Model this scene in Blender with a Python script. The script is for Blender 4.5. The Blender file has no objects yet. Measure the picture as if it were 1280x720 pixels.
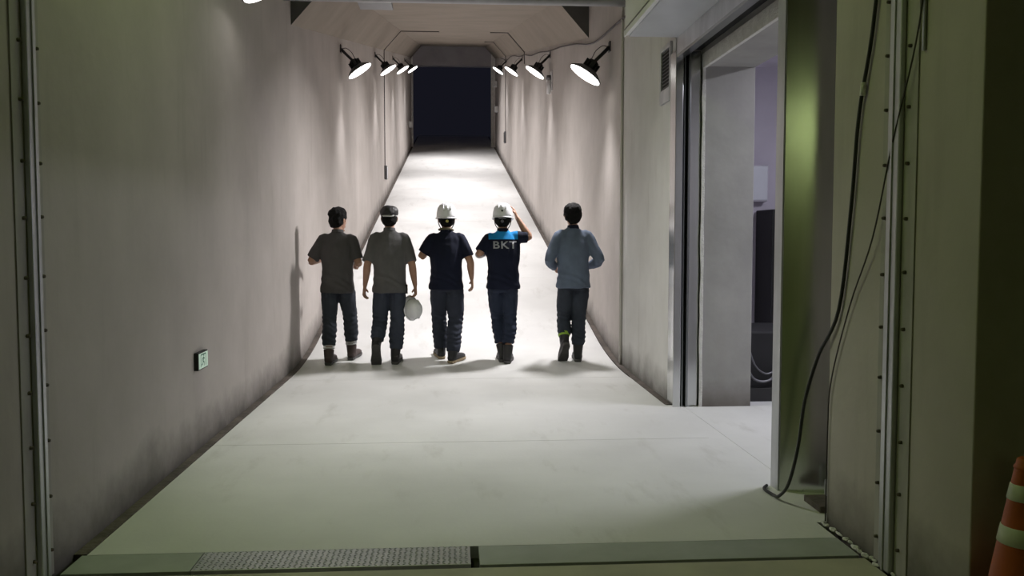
import bpy, bmesh, math, random
from mathutils import Vector, Matrix, Euler, noise
from mathutils.bvhtree import BVHTree

random.seed(7)
scene = bpy.context.scene
COL = scene.collection
PI = math.pi

# ------------------------------------------------------------------ camera, world, exposure
cam_d = bpy.data.cameras.new('camera')
cam = bpy.data.objects.new('camera', cam_d)
COL.objects.link(cam)
cam_d.sensor_width = 36.0
cam_d.lens = 36.0 * 1100.0 / 1280.0
cam_d.clip_end = 200
cam.location = (0, 0, 1.45)
cam.rotation_euler = Euler((math.radians(90 - 3.278), 0, math.radians(-3.894)), 'XYZ')
scene.camera = cam

world = bpy.data.worlds.new('night')
scene.world = world
world.use_nodes = True
wb = world.node_tree.nodes['Background']
wb.inputs[0].default_value = (0.0068, 0.0070, 0.0115, 1)
wb.inputs[1].default_value = 1.0

scene.view_settings.view_transform = 'Standard'
scene.view_settings.look = 'None'
scene.view_settings.gamma = 1
scene.view_settings.use_curve_mapping = False
scene.view_settings.exposure = 0.0

LAMP_POWER = 76.0          # each high bay lamp
HALL_FILL_POWER = 20.0           # greenish fill tubes added over the near floor
BACK_ADDED_POWER = 6.0            # unseen tubes added at the back for fill and reflections
ROOM_POWER = 85.0           # lamp of the side room

# ------------------------------------------------------------------ materials
MATS = {}
def mat(name, col, rough=0.7, metal=0.0, col2=None, scale=6.0, detail=5.0, stretch=(1, 1, 1), bump=0.0,
        bscale=None, emit=None, estr=0.0, spec=0.5, ramp=(0.35, 0.65), rough2=None, mix2=None):
    """procedural material: two colours mixed by noise, optional stain layer and bump"""
    m = bpy.data.materials.new(name)
    m.use_nodes = True
    nt = m.node_tree; N = nt.nodes; L = nt.links
    b = N['Principled BSDF']
    b.inputs['Roughness'].default_value = rough
    b.inputs['Metallic'].default_value = metal
    b.inputs['Specular IOR Level'].default_value = spec
    tc = N.new('ShaderNodeTexCoord')
    mp = N.new('ShaderNodeMapping'); mp.inputs['Scale'].default_value = stretch
    L.new(tc.outputs['Object'], mp.inputs['Vector'])
    nz = N.new('ShaderNodeTexNoise')
    nz.inputs['Scale'].default_value = scale; nz.inputs['Detail'].default_value = detail
    nz.inputs['Roughness'].default_value = 0.6
    L.new(mp.outputs['Vector'], nz.inputs['Vector'])
    r = N.new('ShaderNodeValToRGB')
    c2 = col2 if col2 else tuple(c * 0.86 for c in col)
    r.color_ramp.elements[0].position = ramp[0]; r.color_ramp.elements[0].color = (*c2, 1)
    r.color_ramp.elements[1].position = ramp[1]; r.color_ramp.elements[1].color = (*col, 1)
    L.new(nz.outputs['Fac'], r.inputs['Fac'])
    out = r.outputs['Color']
    if mix2:                                   # stain layer: (colour, scale, stretch, lo, hi, strength)
        sc, ss, st, lo, hi, stg = mix2
        mp2 = N.new('ShaderNodeMapping'); mp2.inputs['Scale'].default_value = st
        L.new(tc.outputs['Object'], mp2.inputs['Vector'])
        n2 = N.new('ShaderNodeTexNoise'); n2.inputs['Scale'].default_value = ss; n2.inputs['Detail'].default_value = 6
        n2.inputs['Roughness'].default_value = 0.65
        L.new(mp2.outputs['Vector'], n2.inputs['Vector'])
        mr = N.new('ShaderNodeMapRange')
        mr.inputs['From Min'].default_value = lo; mr.inputs['From Max'].default_value = hi
        mr.inputs['To Max'].default_value = stg
        L.new(n2.outputs['Fac'], mr.inputs['Value'])
        mx = N.new('ShaderNodeMix'); mx.data_type = 'RGBA'
        L.new(mr.outputs['Result'], mx.inputs[0])
        L.new(out, mx.inputs[6]); mx.inputs[7].default_value = (*sc, 1)
        out = mx.outputs[2]
    L.new(out, b.inputs['Base Color'])
    if rough2 is not None:
        mr = N.new('ShaderNodeMapRange')
        mr.inputs['To Min'].default_value = rough; mr.inputs['To Max'].default_value = rough2
        L.new(nz.outputs['Fac'], mr.inputs['Value']); L.new(mr.outputs['Result'], b.inputs['Roughness'])
    if bump:
        nb = N.new('ShaderNodeTexNoise'); nb.inputs['Scale'].default_value = bscale or scale * 6
        nb.inputs['Detail'].default_value = 4
        L.new(mp.outputs['Vector'], nb.inputs['Vector'])
        bp = N.new('ShaderNodeBump'); bp.inputs['Strength'].default_value = bump; bp.inputs['Distance'].default_value = 0.02
        L.new(nb.outputs['Fac'], bp.inputs['Height']); L.new(bp.outputs['Normal'], b.inputs['Normal'])
    if emit:
        b.inputs['Emission Color'].default_value = (*emit, 1)
        b.inputs['Emission Strength'].default_value = estr
    MATS[name] = m
    return m

def wall_mat(name, col, col2, dirt, dirt_h, slope=0.0, y0=0.0):
    """cast concrete: blotches, vertical runs, splash dirt with a ragged edge above the floor line"""
    m = mat(name, col, 0.82, col2=col2, scale=1.3, detail=8, bump=0.10, bscale=14, ramp=(0.3, 0.7),
            mix2=((0.30, 0.27, 0.24), 2.2, (1, 2.6, 0.35), 0.55, 0.78, 0.42))
    nt = m.node_tree; N = nt.nodes; L = nt.links; b = N['Principled BSDF']
    src = b.inputs['Base Color'].links[0].from_socket
    tc = [n for n in N if n.type == 'TEX_COORD'][0]
    sp = N.new('ShaderNodeSeparateXYZ'); L.new(tc.outputs['Object'], sp.inputs[0])
    # height above the floor line (the ramp rises from y0)
    a = N.new('ShaderNodeMath'); a.operation = 'SUBTRACT'; L.new(sp.outputs['Y'], a.inputs[0]); a.inputs[1].default_value = y0
    c = N.new('ShaderNodeMath'); c.operation = 'MAXIMUM'; L.new(a.outputs[0], c.inputs[0]); c.inputs[1].default_value = 0
    d = N.new('ShaderNodeMath'); d.operation = 'MULTIPLY'; L.new(c.outputs[0], d.inputs[0]); d.inputs[1].default_value = slope
    h = N.new('ShaderNodeMath'); h.operation = 'SUBTRACT'; L.new(sp.outputs['Z'], h.inputs[0]); L.new(d.outputs[0], h.inputs[1])
    nz = N.new('ShaderNodeTexNoise'); nz.inputs['Scale'].default_value = 2.4; nz.inputs['Detail'].default_value = 8
    nz.inputs['Roughness'].default_value = 0.65
    L.new(tc.outputs['Object'], nz.inputs['Vector'])
    ns = N.new('ShaderNodeMath'); ns.operation = 'MULTIPLY_ADD'; L.new(nz.outputs['Fac'], ns.inputs[0])
    ns.inputs[1].default_value = -1.5 * dirt_h; L.new(h.outputs[0], ns.inputs[2])
    mr = N.new('ShaderNodeMapRange'); mr.inputs['From Min'].default_value = -0.75 * dirt_h
    mr.inputs['From Max'].default_value = 0.35 * dirt_h
    mr.inputs['To Min'].default_value = 0.85; mr.inputs['To Max'].default_value = 0.0
    L.new(ns.outputs[0], mr.inputs['Value'])
    mx = N.new('ShaderNodeMix'); mx.data_type = 'RGBA'
    L.new(mr.outputs['Result'], mx.inputs[0]); L.new(src, mx.inputs[6]); mx.inputs[7].default_value = (*dirt, 1)
    L.new(mx.outputs[2], b.inputs['Base Color'])
    return m

RS, RY = 0.189, 10.2           # ramp grade, where its line meets the level floor
M_wall = wall_mat('concrete_wall', (0.47, 0.43, 0.405), (0.385, 0.35, 0.325), (0.07, 0.062, 0.054), 0.28, RS, RY)
M_wall_door = wall_mat('concrete_jamb', (0.40, 0.39, 0.375), (0.27, 0.265, 0.255), (0.12, 0.10, 0.085), 0.2)
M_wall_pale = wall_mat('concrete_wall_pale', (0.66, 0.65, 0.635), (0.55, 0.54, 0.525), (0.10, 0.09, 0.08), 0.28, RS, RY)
M_ceil = mat('concrete_ceiling', (0.27, 0.225, 0.185), 0.85, col2=(0.225, 0.19, 0.155), scale=1.2, bump=0.15, bscale=20,
             mix2=((0.25, 0.21, 0.17), 1.6, (1.4, 0.6, 1), 0.6, 0.85, 0.3))
M_haunch_shade = mat('haunch_face_shade', (0.10, 0.095, 0.09), 0.9, scale=3)  # dark colour stands in for shade on the haunch fronts
M_lintel = mat('far_lintel', (0.36, 0.34, 0.36), 0.85, scale=2)
M_floor = mat('floor_paint', (0.70, 0.70, 0.69), 0.42, col2=(0.60, 0.60, 0.59), scale=1.1, detail=9, ramp=(0.3, 0.68),
              bump=0.05, bscale=40, rough2=0.62, mix2=((0.36, 0.345, 0.31), 1.9, (2.2, 0.6, 1), 0.57, 0.8, 0.5))
M_floor_hall = mat('floor_hall', (0.50, 0.48, 0.37), 0.55, col2=(0.38, 0.365, 0.28), scale=2.2, detail=9, bump=0.08)
M_sub = mat('sub_base', (0.035, 0.03, 0.025), 0.95, scale=8)
M_curb = mat('edge_channel', (0.13, 0.105, 0.09), 0.8, col2=(0.06, 0.05, 0.042), scale=5, bump=0.4)
M_steel = mat('stainless', (0.70, 0.71, 0.71), 0.13, 1.0, col2=(0.52, 0.53, 0.53), scale=3, stretch=(1, 1, 0.06), rough2=0.24)
M_steel_d = mat('stainless_dark', (0.30, 0.31, 0.31), 0.3, 1.0, scale=3, stretch=(1, 1, 0.1))
M_galv = mat('zinc_strip', (0.55, 0.56, 0.58), 0.42, 0.75, col2=(0.42, 0.43, 0.45), scale=6, stretch=(1, 1, 0.25))
M_box = mat('box_paint', (0.78, 0.79, 0.80), 0.4, 0.1, scale=1.5)
M_boxb = mat('box_under', (0.52, 0.54, 0.58), 0.4, 0.2, scale=1.5)
M_dark = mat('dark_void', (0.007, 0.007, 0.008), 0.7, scale=5)
M_plaster = mat('white_filler', (0.74, 0.73, 0.70), 0.8, col2=(0.6, 0.59, 0.56), scale=14, bump=0.5)
M_black = mat('black_rubber', (0.018, 0.018, 0.018), 0.5, scale=20)
M_lampblk = mat('lamp_black', (0.025, 0.025, 0.028), 0.45, 0.3, scale=20)
M_lampgrey = mat('lamp_grey', (0.16, 0.16, 0.17), 0.4, 0.6, scale=20)
M_diff = mat('lamp_diffuser', (0.9, 0.9, 0.9), 0.5, emit=(1.0, 0.97, 0.93), estr=7.0, scale=5)
M_added_tube = mat('added_tube_light', (0.9, 0.9, 0.85), 0.5, emit=(0.85, 1.0, 0.45), estr=14.0, scale=5)
M_tubew = mat('tube_light_white', (0.9, 0.9, 0.95), 0.5, emit=(0.92, 0.92, 1.0), estr=3.0, scale=5)
M_white = mat('white_plastic', (0.74, 0.74, 0.76), 0.3, scale=8)
M_hat = mat('hat_white', (0.88, 0.88, 0.92), 0.25, col2=(0.83, 0.83, 0.87), scale=8)
M_pipe = mat('pipe_grey', (0.62, 0.59, 0.56), 0.5, 0.2, scale=9, stretch=(1, 1, 0.2))
M_pipe_d = mat('pipe_steel', (0.33, 0.33, 0.34), 0.45, 0.5, scale=5)
M_wire = mat('wire_dark', (0.05, 0.04, 0.04), 0.6, scale=20)
M_orange = mat('cone_orange', (0.50, 0.10, 0.02), 0.55, col2=(0.38, 0.075, 0.018), scale=5)
M_refl = mat('cone_band', (0.72, 0.74, 0.62), 0.4, col2=(0.55, 0.57, 0.47), scale=7)
M_lilac = mat('room_wall', (0.56, 0.53, 0.60), 0.7, col2=(0.50, 0.47, 0.54), scale=1.5)
M_green = mat('sign_green', (0.02, 0.20, 0.10), 0.4, scale=8)
M_signw = mat('sign_white', (0.55, 0.68, 0.58), 0.4, emit=(0.75, 1.0, 0.82), estr=0.22, scale=8)
M_skin = mat('skin', (0.42, 0.235, 0.16), 0.55, col2=(0.36, 0.19, 0.125), scale=12)
M_hair = mat('hair_black', (0.009, 0.008, 0.008), 0.75, col2=(0.004, 0.004, 0.004), scale=60, stretch=(1, 1, 0.3), bump=0.8, spec=0.2)
M_eye = mat('eye_white', (0.7, 0.68, 0.65), 0.2, scale=8)
def cloth(name, c, rough=0.9, bump=0.25):
    return mat(name, c, rough, col2=tuple(v * 0.78 for v in c), scale=5, detail=6, bump=bump, bscale=180, spec=0.25)
M_tee1 = cloth('tee_dark_grey', (0.088, 0.083, 0.086))
M_tee2 = cloth('tee_grey', (0.135, 0.130, 0.135))
M_navy = cloth('navy_tee', (0.011, 0.014, 0.034))
M_navy2 = cloth('navy_work_shirt', (0.011, 0.014, 0.034))
M_slate = cloth('slate_jacket', (0.14, 0.175, 0.245))
M_yoke = cloth('bright_blue', (0.02, 0.32, 0.78))
M_print = mat('grey_print', (0.34, 0.35, 0.40), 0.6, scale=30)
M_tr1 = cloth('trouser_slate', (0.044, 0.051, 0.066))
M_tr2 = cloth('trouser_bluegrey', (0.055, 0.064, 0.092))
M_tr3 = cloth('jeans_navy', (0.040, 0.046, 0.068))
M_tr4 = cloth('trouser_navy', (0.028, 0.037, 0.066))
M_tr5 = cloth('trouser_charcoal', (0.042, 0.050, 0.068))
M_boot1 = mat('boot_brown', (0.055, 0.035, 0.032), 0.6, scale=18)
M_boot2 = mat('boot_black', (0.022, 0.021, 0.023), 0.55, scale=18)
M_boot3 = mat('shoe_dark', (0.026, 0.026, 0.030), 0.6, scale=18)
M_sole = mat('sole_dark', (0.075, 0.072, 0.072), 0.7, scale=18)
M_sole_t = mat('sole_tan', (0.32, 0.25, 0.16), 0.7, scale=18)
M_sock = mat('sock_white', (0.55, 0.55, 0.55), 0.8, scale=18)
M_neon = mat('neon_green', (0.30, 0.50, 0.05), 0.7, scale=18)
M_glove = mat('white_glove', (0.62, 0.55, 0.58), 0.8, scale=18)

# ------------------------------------------------------------------ mesh helpers
def world_off(parent):
    o = Vector((0, 0, 0))
    while parent is not None:
        o += parent.location; parent = parent.parent
    return o

def link(name, me, parent=None):
    o = bpy.data.objects.new(name, me); COL.objects.link(o)
    if parent is not None: o.parent = parent
    return o

def mk(name, V, F, m, parent=None, smooth=False, local=False):
    """mesh object from world-space vertices (or local ones) under parent"""
    off = Vector((0, 0, 0)) if local or parent is None else world_off(parent)
    me = bpy.data.meshes.new(name)
    me.from_pydata([tuple(Vector(v) - off) for v in V], [], F)
    bm = bmesh.new(); bm.from_mesh(me)
    bmesh.ops.recalc_face_normals(bm, faces=bm.faces)
    bm.to_mesh(me); bm.free()
    if smooth:
        for p in me.polygons: p.use_smooth = True
    me.materials.append(m)
    return link(name, me, parent)

def boxg(x0, x1, y0, y1, z0, z1):
    V = [(x, y, z) for x in (x0, x1) for y in (y0, y1) for z in (z0, z1)]
    F = [(0, 1, 3, 2), (4, 6, 7, 5), (0, 4, 5, 1), (2, 3, 7, 6), (0, 2, 6, 4), (1, 5, 7, 3)]
    return V, F

def box(name, x0, x1, y0, y1, z0, z1, m, parent=None, bev=0.0, local=False):
    o = mk(name, *boxg(x0, x1, y0, y1, z0, z1), m, parent, local=local)
    if bev:
        bm = bmesh.new(); bm.from_mesh(o.data)
        bmesh.ops.bevel(bm, geom=list(bm.edges), offset=bev, segments=2, affect='EDGES', profile=0.5)
        bm.to_mesh(o.data); bm.free()
    return o

def prism(name, poly, axis, a0, a1, m, parent=None):
    """extrude a 2D polygon along axis (0: poly is YZ, 1: XZ, 2: XY)"""
    n = len(poly); V = []
    for a in (a0, a1):
        for (u, v) in poly:
            V.append({0: (a, u, v), 1: (u, a, v), 2: (u, v, a)}[axis])
    F = [tuple(range(n)), tuple(range(2 * n - 1, n - 1, -1))]
    F += [(i, (i + 1) % n, n + (i + 1) % n, n + i) for i in range(n)]
    return mk(name, V, F, m, parent)

def merge(*gs):
    V, F = [], []
    for v, f in gs:
        b = len(V); V += list(v); F += [tuple(i + b for i in q) for q in f]
    return V, F

def catmull(P, sub):
    """P: list of tuples of any length"""
    if len(P) < 3 or sub <= 1: return [tuple(p) for p in P]
    out = []
    n = len(P)
    for i in range(n - 1):
        p0 = P[max(i - 1, 0)]; p1 = P[i]; p2 = P[i + 1]; p3 = P[min(i + 2, n - 1)]
        for k in range(sub):
            t = k / sub
            out.append(tuple(0.5 * ((2 * b) + (c - a) * t + (2 * a - 5 * b + 4 * c - d) * t * t + (3 * b - a - 3 * c + d) * t ** 3)
                             for a, b, c, d in zip(p0, p1, p2, p3)))
    out.append(tuple(P[-1]))
    return out

def loft(P, ref=(1, 0, 0), n=12, sub=3):
    """P: (x,y,z,a,b) rings; a along ref, b along the other axis. closed ends"""
    Q = catmull(P, sub)
    pts = [Vector(q[:3]) for q in Q]; ref = Vector(ref)
    V, F = [], []
    for i, q in enumerate(Q):
        t = (pts[min(i + 1, len(pts) - 1)] - pts[max(i - 1, 0)])
        if t.length < 1e-7: t = Vector((0, 0, 1))
        t.normalize()
        s = ref - t * ref.dot(t)
        if s.length < 1e-3: s = Vector((0, 1, 0)) - t * t.y
        s.normalize(); w = t.cross(s)
        a, b = max(q[3], 0.002), max(q[4], 0.002)
        for k in range(n):
            c = 2 * PI * k / n
            V.append(pts[i] + s * (a * math.cos(c)) + w * (b * math.sin(c)))
    m = len(Q)
    for i in range(m - 1):
        for k in range(n):
            F.append((i * n + k, i * n + (k + 1) % n, (i + 1) * n + (k + 1) % n, (i + 1) * n + k))
    F.append(tuple(range(n - 1, -1, -1))); F.append(tuple(range((m - 1) * n, m * n)))
    return V, F

def tube(P, r, n=8, sub=4):
    return loft([(*p, r, r) for p in P], ref=(0.37, 0.61, 0.7), n=n, sub=sub)

def ellip(c, rx, ry, rz, n=12, m=8):
    return loft([(c[0], c[1], c[2] - rz * math.cos(PI * i / m), rx * math.sin(PI * i / m), ry * math.sin(PI * i / m)) for i in range(m + 1)], n=n, sub=1)

def lathe(prof, n=24, sx=1.0, sy=1.0):
    """prof: (r,z) list, around Z; closed profile loop if first==last"""
    V = []; F = []
    m = len(prof)
    for (r, z) in prof:
        for k in range(n):
            a = 2 * PI * k / n
            V.append((r * sx * math.cos(a), r * sy * math.sin(a), z))
    for i in range(m - 1):
        for k in range(n):
            F.append((i * n + k, i * n + (k + 1) % n, (i + 1) * n + (k + 1) % n, (i + 1) * n + k))
    if prof[0][0] > 1e-4: F.append(tuple(range(n - 1, -1, -1)))
    if prof[-1][0] > 1e-4: F.append(tuple(range((m - 1) * n, m * n)))
    return V, F

def xf(g, M):
    return [M @ Vector(v) for v in g[0]], g[1]

def remesh(g, voxel, smooth_it=4, fac=0.5):
    me = bpy.data.meshes.new('tmp'); me.from_pydata([tuple(v) for v in g[0]], [], g[1])
    bm = bmesh.new(); bm.from_mesh(me); bmesh.ops.recalc_face_normals(bm, faces=bm.faces); bm.to_mesh(me); bm.free()
    o = bpy.data.objects.new('tmp', me); COL.objects.link(o)
    r = o.modifiers.new('r', 'REMESH'); r.mode = 'VOXEL'; r.voxel_size = voxel
    s = o.modifiers.new('s', 'SMOOTH'); s.iterations = smooth_it; s.factor = fac
    dg = bpy.context.evaluated_depsgraph_get(); dg.update()
    nm = bpy.data.meshes.new_from_object(o.evaluated_get(dg))
    bpy.data.objects.remove(o); bpy.data.meshes.remove(me)
    for p in nm.polygons: p.use_smooth = True
    return nm

def tag(o, label=None, cat=None, group=None, kind=None):
    if label: o['label'] = label
    if cat: o['category'] = cat
    if group: o['group'] = group
    if kind: o['kind'] = kind
    return o

def empty(name, loc, label=None, cat=None, group=None, rz=0.0):
    o = bpy.data.objects.new(name, None); COL.objects.link(o)
    o.empty_display_size = 0.1
    o.location = loc; o.rotation_euler = (0, 0, rz)
    return tag(o, label, cat, group)

def share(src, name, loc, parent):
    o = bpy.data.objects.new(name, src.data); COL.objects.link(o)
    o.parent = parent; o.location = loc
    return o

def area_light(name, loc, size, power, col, parent=None, spread=PI, shape='DISK', size_y=None, direction=(0, 0, -1)):
    l = bpy.data.lights.new(name, 'AREA'); l.shape = shape; l.size = size
    if size_y: l.size_y = size_y
    l.energy = power; l.color = col; l.spread = spread
    o = bpy.data.objects.new(name, l); COL.objects.link(o)
    if parent is not None: o.parent = parent
    o.location = loc
    o.rotation_euler = Vector(direction).to_track_quat('-Z', 'Y').to_euler()
    return o

# ------------------------------------------------------------------ the setting
XL, XR = -1.73, 1.90
Y_END = 38.6
def fz(y):
    if y < 9.2: return 0.0
    if y < 11.2: return RS / 4.0 * (y - 9.2) ** 2
    return RS * (y - RY)
def rl(y): return RS * (y - RY)          # the ramp's own line
CH_B, CH_T, CH_W = 3.82, 4.32, 0.44       # haunch bottom / ceiling over the ramp line, haunch width
NEAR_TOP = 5.0

# floor: a dark sub-base with slabs on it
ys = [-12.5, 8.0] + [9.2 + 0.2 * i for i in range(11)] + [45.5]
floor = prism('floor', [(y, fz(y) - 0.06) for y in ys] + [(y, fz(y) - 0.5) for y in reversed(ys)], 0, XL - 0.02, XR + 0.02, M_sub)
tag(floor, kind='structure')
def slab(x0, x1, y0, y1, m=M_floor, name='floor_slab'):
    yy = [y0] + [9.2 + 0.2 * i for i in range(11) if y0 < 9.2 + 0.2 * i < y1] + [y1]
    return prism(name, [(y, fz(y)) for y in yy] + [(y, fz(y) - 0.07) for y in reversed(yy)], 0, x0, x1, m, floor)
EL = 0.06
slab(XL + 0.03, XR - 0.04, -12, 1.0, M_floor_hall)
slab(XL + 0.03, XR - 0.04, 1.0, 3.795, M_floor_hall)
slab(XL + EL, XR - 0.05, 4.07, 6.195)
slab(XL + EL, XR - 0.05, 6.20, 9.0)
cuts = [9.005, 14.4, 19.8, 25.2, 30.6, 35.0, 39.45]
for a, b in zip(cuts[:-1], cuts[1:]):
    slab(XL + 0.06, XR - 0.065, a, b - 0.006)
slab(XL + 0.06, XR - 0.065, 39.47, 45.3)
# doorway and side room floor
box('floor_slab', XR - 0.05, 1.985, 4.30, 7.45, -0.07, 0.0, M_floor, floor)
box('floor_slab', 1.989, 6.2, 4.2, 10.2, -0.07, 0.0, M_floor, floor)
hall_floor = box('floor', XR - 0.03, 9.0, -12, 3.05, -0.07, 0.0, M_floor_hall); tag(hall_floor, kind='structure')
# ramp edge channels
for side, x0, x1 in (('left', XL, XL + 0.058), ('right', XR - 0.06, XR)):
    yy = [7.47 if side == 'right' else 4.07] + [9.2 + 0.2 * i for i in range(11)] + [Y_END]
    b = prism('baseboard_' + side, [(y, fz(y) + (0.004 if y < 8.6 else 0.012)) for y in yy] + [(y, fz(y) - 0.06) for y in reversed(yy)], 0, x0, x1, M_curb)
    tag(b, kind='structure')

# left wall
yy = [-12.5, 8.0] + [9.2 + 0.2 * i for i in range(11)] + [Y_END + 0.2]
P = [(y, fz(y) - 0.4) for y in yy] + [(Y_END + 0.2, rl(Y_END + 0.2) + 4.8), (9.9, 5.3), (-12.5, 5.3)]
wl = prism('wall_left', P, 0, XL - 0.5, XL, M_wall); tag(wl, kind='structure')
# right wall beyond the doorway
yy = [7.46, 8.6] + [9.2 + 0.2 * i for i in range(11)] + [Y_END + 0.2]
P = [(y, fz(y) - 0.4) for y in yy] + [(Y_END + 0.2, rl(Y_END + 0.2) + 4.8), (9.9, 5.3), (7.46, 5.3)]
wr = prism('wall_right', [(y, fz(y) - 0.4) for y in yy if y >= 9.75] + [(Y_END + 0.2, rl(Y_END + 0.2) + 4.8), (9.9, 5.3), (9.75, 5.3)], 0, XR, 2.56, M_wall); tag(wr, kind='structure')
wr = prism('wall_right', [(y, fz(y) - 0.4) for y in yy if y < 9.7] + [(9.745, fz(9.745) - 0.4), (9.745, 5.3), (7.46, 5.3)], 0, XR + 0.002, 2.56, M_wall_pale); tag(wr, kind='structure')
# right wall, near block and niche
wn = box('wall_right', XR, 2.9, 3.06, 4.30, -0.1, 5.3, M_wall, bev=0.006); tag(wn, kind='structure')
nb = box('wall_right', 2.24, 2.9, 4.30, 4.98, -0.1, 5.3, M_wall_door); tag(nb, kind='structure')
# hall: end wall to the right, back wall, side wall
hb = box('wall_back', XL - 0.5, 9.4, -12.5, -12, -0.1, 5.3, M_wall); tag(hb, kind='structure')
hr = box('wall_right', 9.0, 9.4, -12, 3.06, -0.1, 5.3, M_wall); tag(hr, kind='structure')
he = box('wall_right', 2.9, 9.4, 3.06, 3.3, -0.1, 5.3, M_wall); tag(he, kind='structure')
hc = box('ceiling', XL - 0.5, 9.4, -12.5, 7.9, NEAR_TOP, 5.3, M_ceil); tag(hc, kind='structure')

# ramp ceiling with haunches, its skewed front edge
YFL, YFR = 9.81, 12.26
def yfront(x): return YFL + (x - XL) / (XR - XL) * (YFR - YFL)
def ceil_strip(name, x0, dz0, x1, dz1, m, thick):
    V = []
    for (x, dz) in ((x0, dz0), (x1, dz1)):
        for y in (yfront(x), Y_END + 0.2):
            V.append((x, y, rl(y) + dz)); V.append((x, y, rl(y) + thick))
    F = [(0, 2, 6, 4), (1, 5, 7, 3), (0, 4, 5, 1), (2, 3, 7, 6), (0, 1, 3, 2), (4, 6, 7, 5)]
    return mk(name, V, F, m)
tag(ceil_strip('ceiling', XL + CH_W, CH_T, XR - CH_W, CH_T, M_ceil, CH_T + 0.6), kind='structure')
for nm, xw, xi, y in (('left', XL, XL + CH_W, YFL), ('right', XR, XR - CH_W, YFR)):
    # haunch: triangular prism along the ramp, squarely cut at the front
    V = []
    for yy_ in (y, Y_END + 0.2):
        V += [(xw, yy_, rl(yy_) + CH_B), (xi, yy_, rl(yy_) + CH_T), (xw, yy_, rl(yy_) + CH_T + 0.6), (xi, yy_, rl(yy_) + CH_T + 0.6)]
    h = mk('ceiling', V, [(0, 1, 3, 2), (4, 6, 7, 5), (0, 4, 5, 1), (1, 5, 7, 3), (2, 3, 7, 6), (0, 2, 6, 4)], M_ceil)
    tag(h, kind='structure')
    h.data.materials.append(M_haunch_shade)  # front ends get the shade painted in
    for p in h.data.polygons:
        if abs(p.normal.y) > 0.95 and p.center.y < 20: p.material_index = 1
# head wall above the ramp ceiling's front edge
V = [(XL, 7.9, NEAR_TOP), (XR, 7.9, NEAR_TOP), (XR, 13.0, NEAR_TOP + 0.0), (XL, 10.6, NEAR_TOP + 0.0)]
V2 = [(x, y, z + 0.2) for x, y, z in V]
tag(mk('ceiling', V + V2, [(0, 1, 2, 3), (7, 6, 5, 4), (0, 4, 5, 1), (1, 5, 6, 2), (2, 6, 7, 3), (3, 7, 4, 0)], M_ceil), kind='structure')

# far end: portal frame and lintel in front of the dark
ze = rl(Y_END)
XA, XB = -1.66, 1.72
we = box('wall_end', XL - 0.1, XA, Y_END, Y_END + 0.35, ze - 0.3, ze + 4.6, M_plaster); tag(we, kind='structure')
we = box('wall_end', XB, XR + 0.1, Y_END, Y_END + 0.35, ze - 0.3, ze + 4.6, M_plaster); tag(we, kind='structure')
we = box('wall_end', XA, XB, Y_END, Y_END + 0.35, ze + 3.50, ze + 4.6, M_lintel); tag(we, kind='structure')

# ------------------------------------------------------------------ doorway on the right
JY = 7.36
jb = box('wall_right', 2.125, 2.56, JY, 7.46, -0.1, 5.0, M_wall_door, bev=0.004); tag(jb, kind='structure')
ln = box('wall_right', 2.125, 2.56, 4.98, JY, 2.885, 5.0, M_wall_door, bev=0.004); tag(ln, kind='structure')
tr = box('trim_1', 2.105, 2.135, 4.98, JY + 0.01, 2.87, 2.99, M_plaster, bev=0.004); tag(tr, kind='structure')
# ragged filler line down the jamb
V, F = [], []
n = 60
for i in range(n + 1):
    z = 2.88 * i / n
    w = 0.012 + 0.006 * noise.noise((z * 4, 3, 1)); x = 2.120 + 0.005 * noise.noise((z * 3, 0, 0))
    V += [(x - w, JY - 0.012, z), (x + w, JY - 0.012, z), (x - w, JY + 0.01, z), (x + w, JY + 0.01, z)]
for i in range(n):
    a = 4 * i
    F += [(a, a + 1, a + 5, a + 4), (a + 2, a + 6, a + 7, a + 3), (a, a + 4, a + 6, a + 2), (a + 1, a + 3, a + 7, a + 5)]
tag(mk('trim_2', V, F, M_plaster), kind='structure')

# roller shutter: guides, header, housing
sh = empty('roller_shutter_frame', (1.9, 6.1, 0), 'stainless steel roller shutter frame with housing around the right side doorway', 'shutter frame')
far = box('guide_rail', 1.88, 1.945, 7.36, 7.55, 0, 3.02, M_steel, sh, 0.004)
box('guide_groove', 1.945, 1.99, 7.43, 7.46, 0, 3.02, M_dark, sh)
box('guide_lip', 1.958, 1.966, 7.37, 7.44, 0, 3.02, M_steel_d, sh)
box('inner_rail', 1.99, 2.105, 7.40, 7.46, 0, 3.02, M_steel, sh, 0.004)
box('inner_rail_lip', 1.99, 2.01, 7.36, 7.40, 0, 3.02, M_steel_d, sh, 0.002)
box('head_rail', 1.885, 1.93, 4.98, 7.36, 2.98, 3.12, M_galv, sh, 0.004)
box('head_rail_lip', 1.885, 1.955, 4.98, 7.36, 2.955, 2.98, M_steel_d, sh, 0.003)
box('head_slot', 1.99, 2.105, 4.98, 7.40, 3.03, 3.3, M_dark, sh)
hz = box('housing', 1.445, 1.90, 4.2, 7.36, 3.13, 4.2, M_box, sh, 0.006)
box('housing_underside', 1.475, 1.885, 4.22, 7.34, 3.118, 3.132, M_boxb, sh)
box('housing_trim', 1.436, 1.448, 4.2, 7.37, 3.12, 3.165, M_box, sh, 0.003)
box('housing_trim', 1.436, 1.448, 4.2, 7.37, 3.175, 3.181, M_steel_d, sh)
tag(box('wall_right', 1.93, 2.125, 4.98, 7.46, 3.3, 5.0, M_dark), kind='structure')
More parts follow.
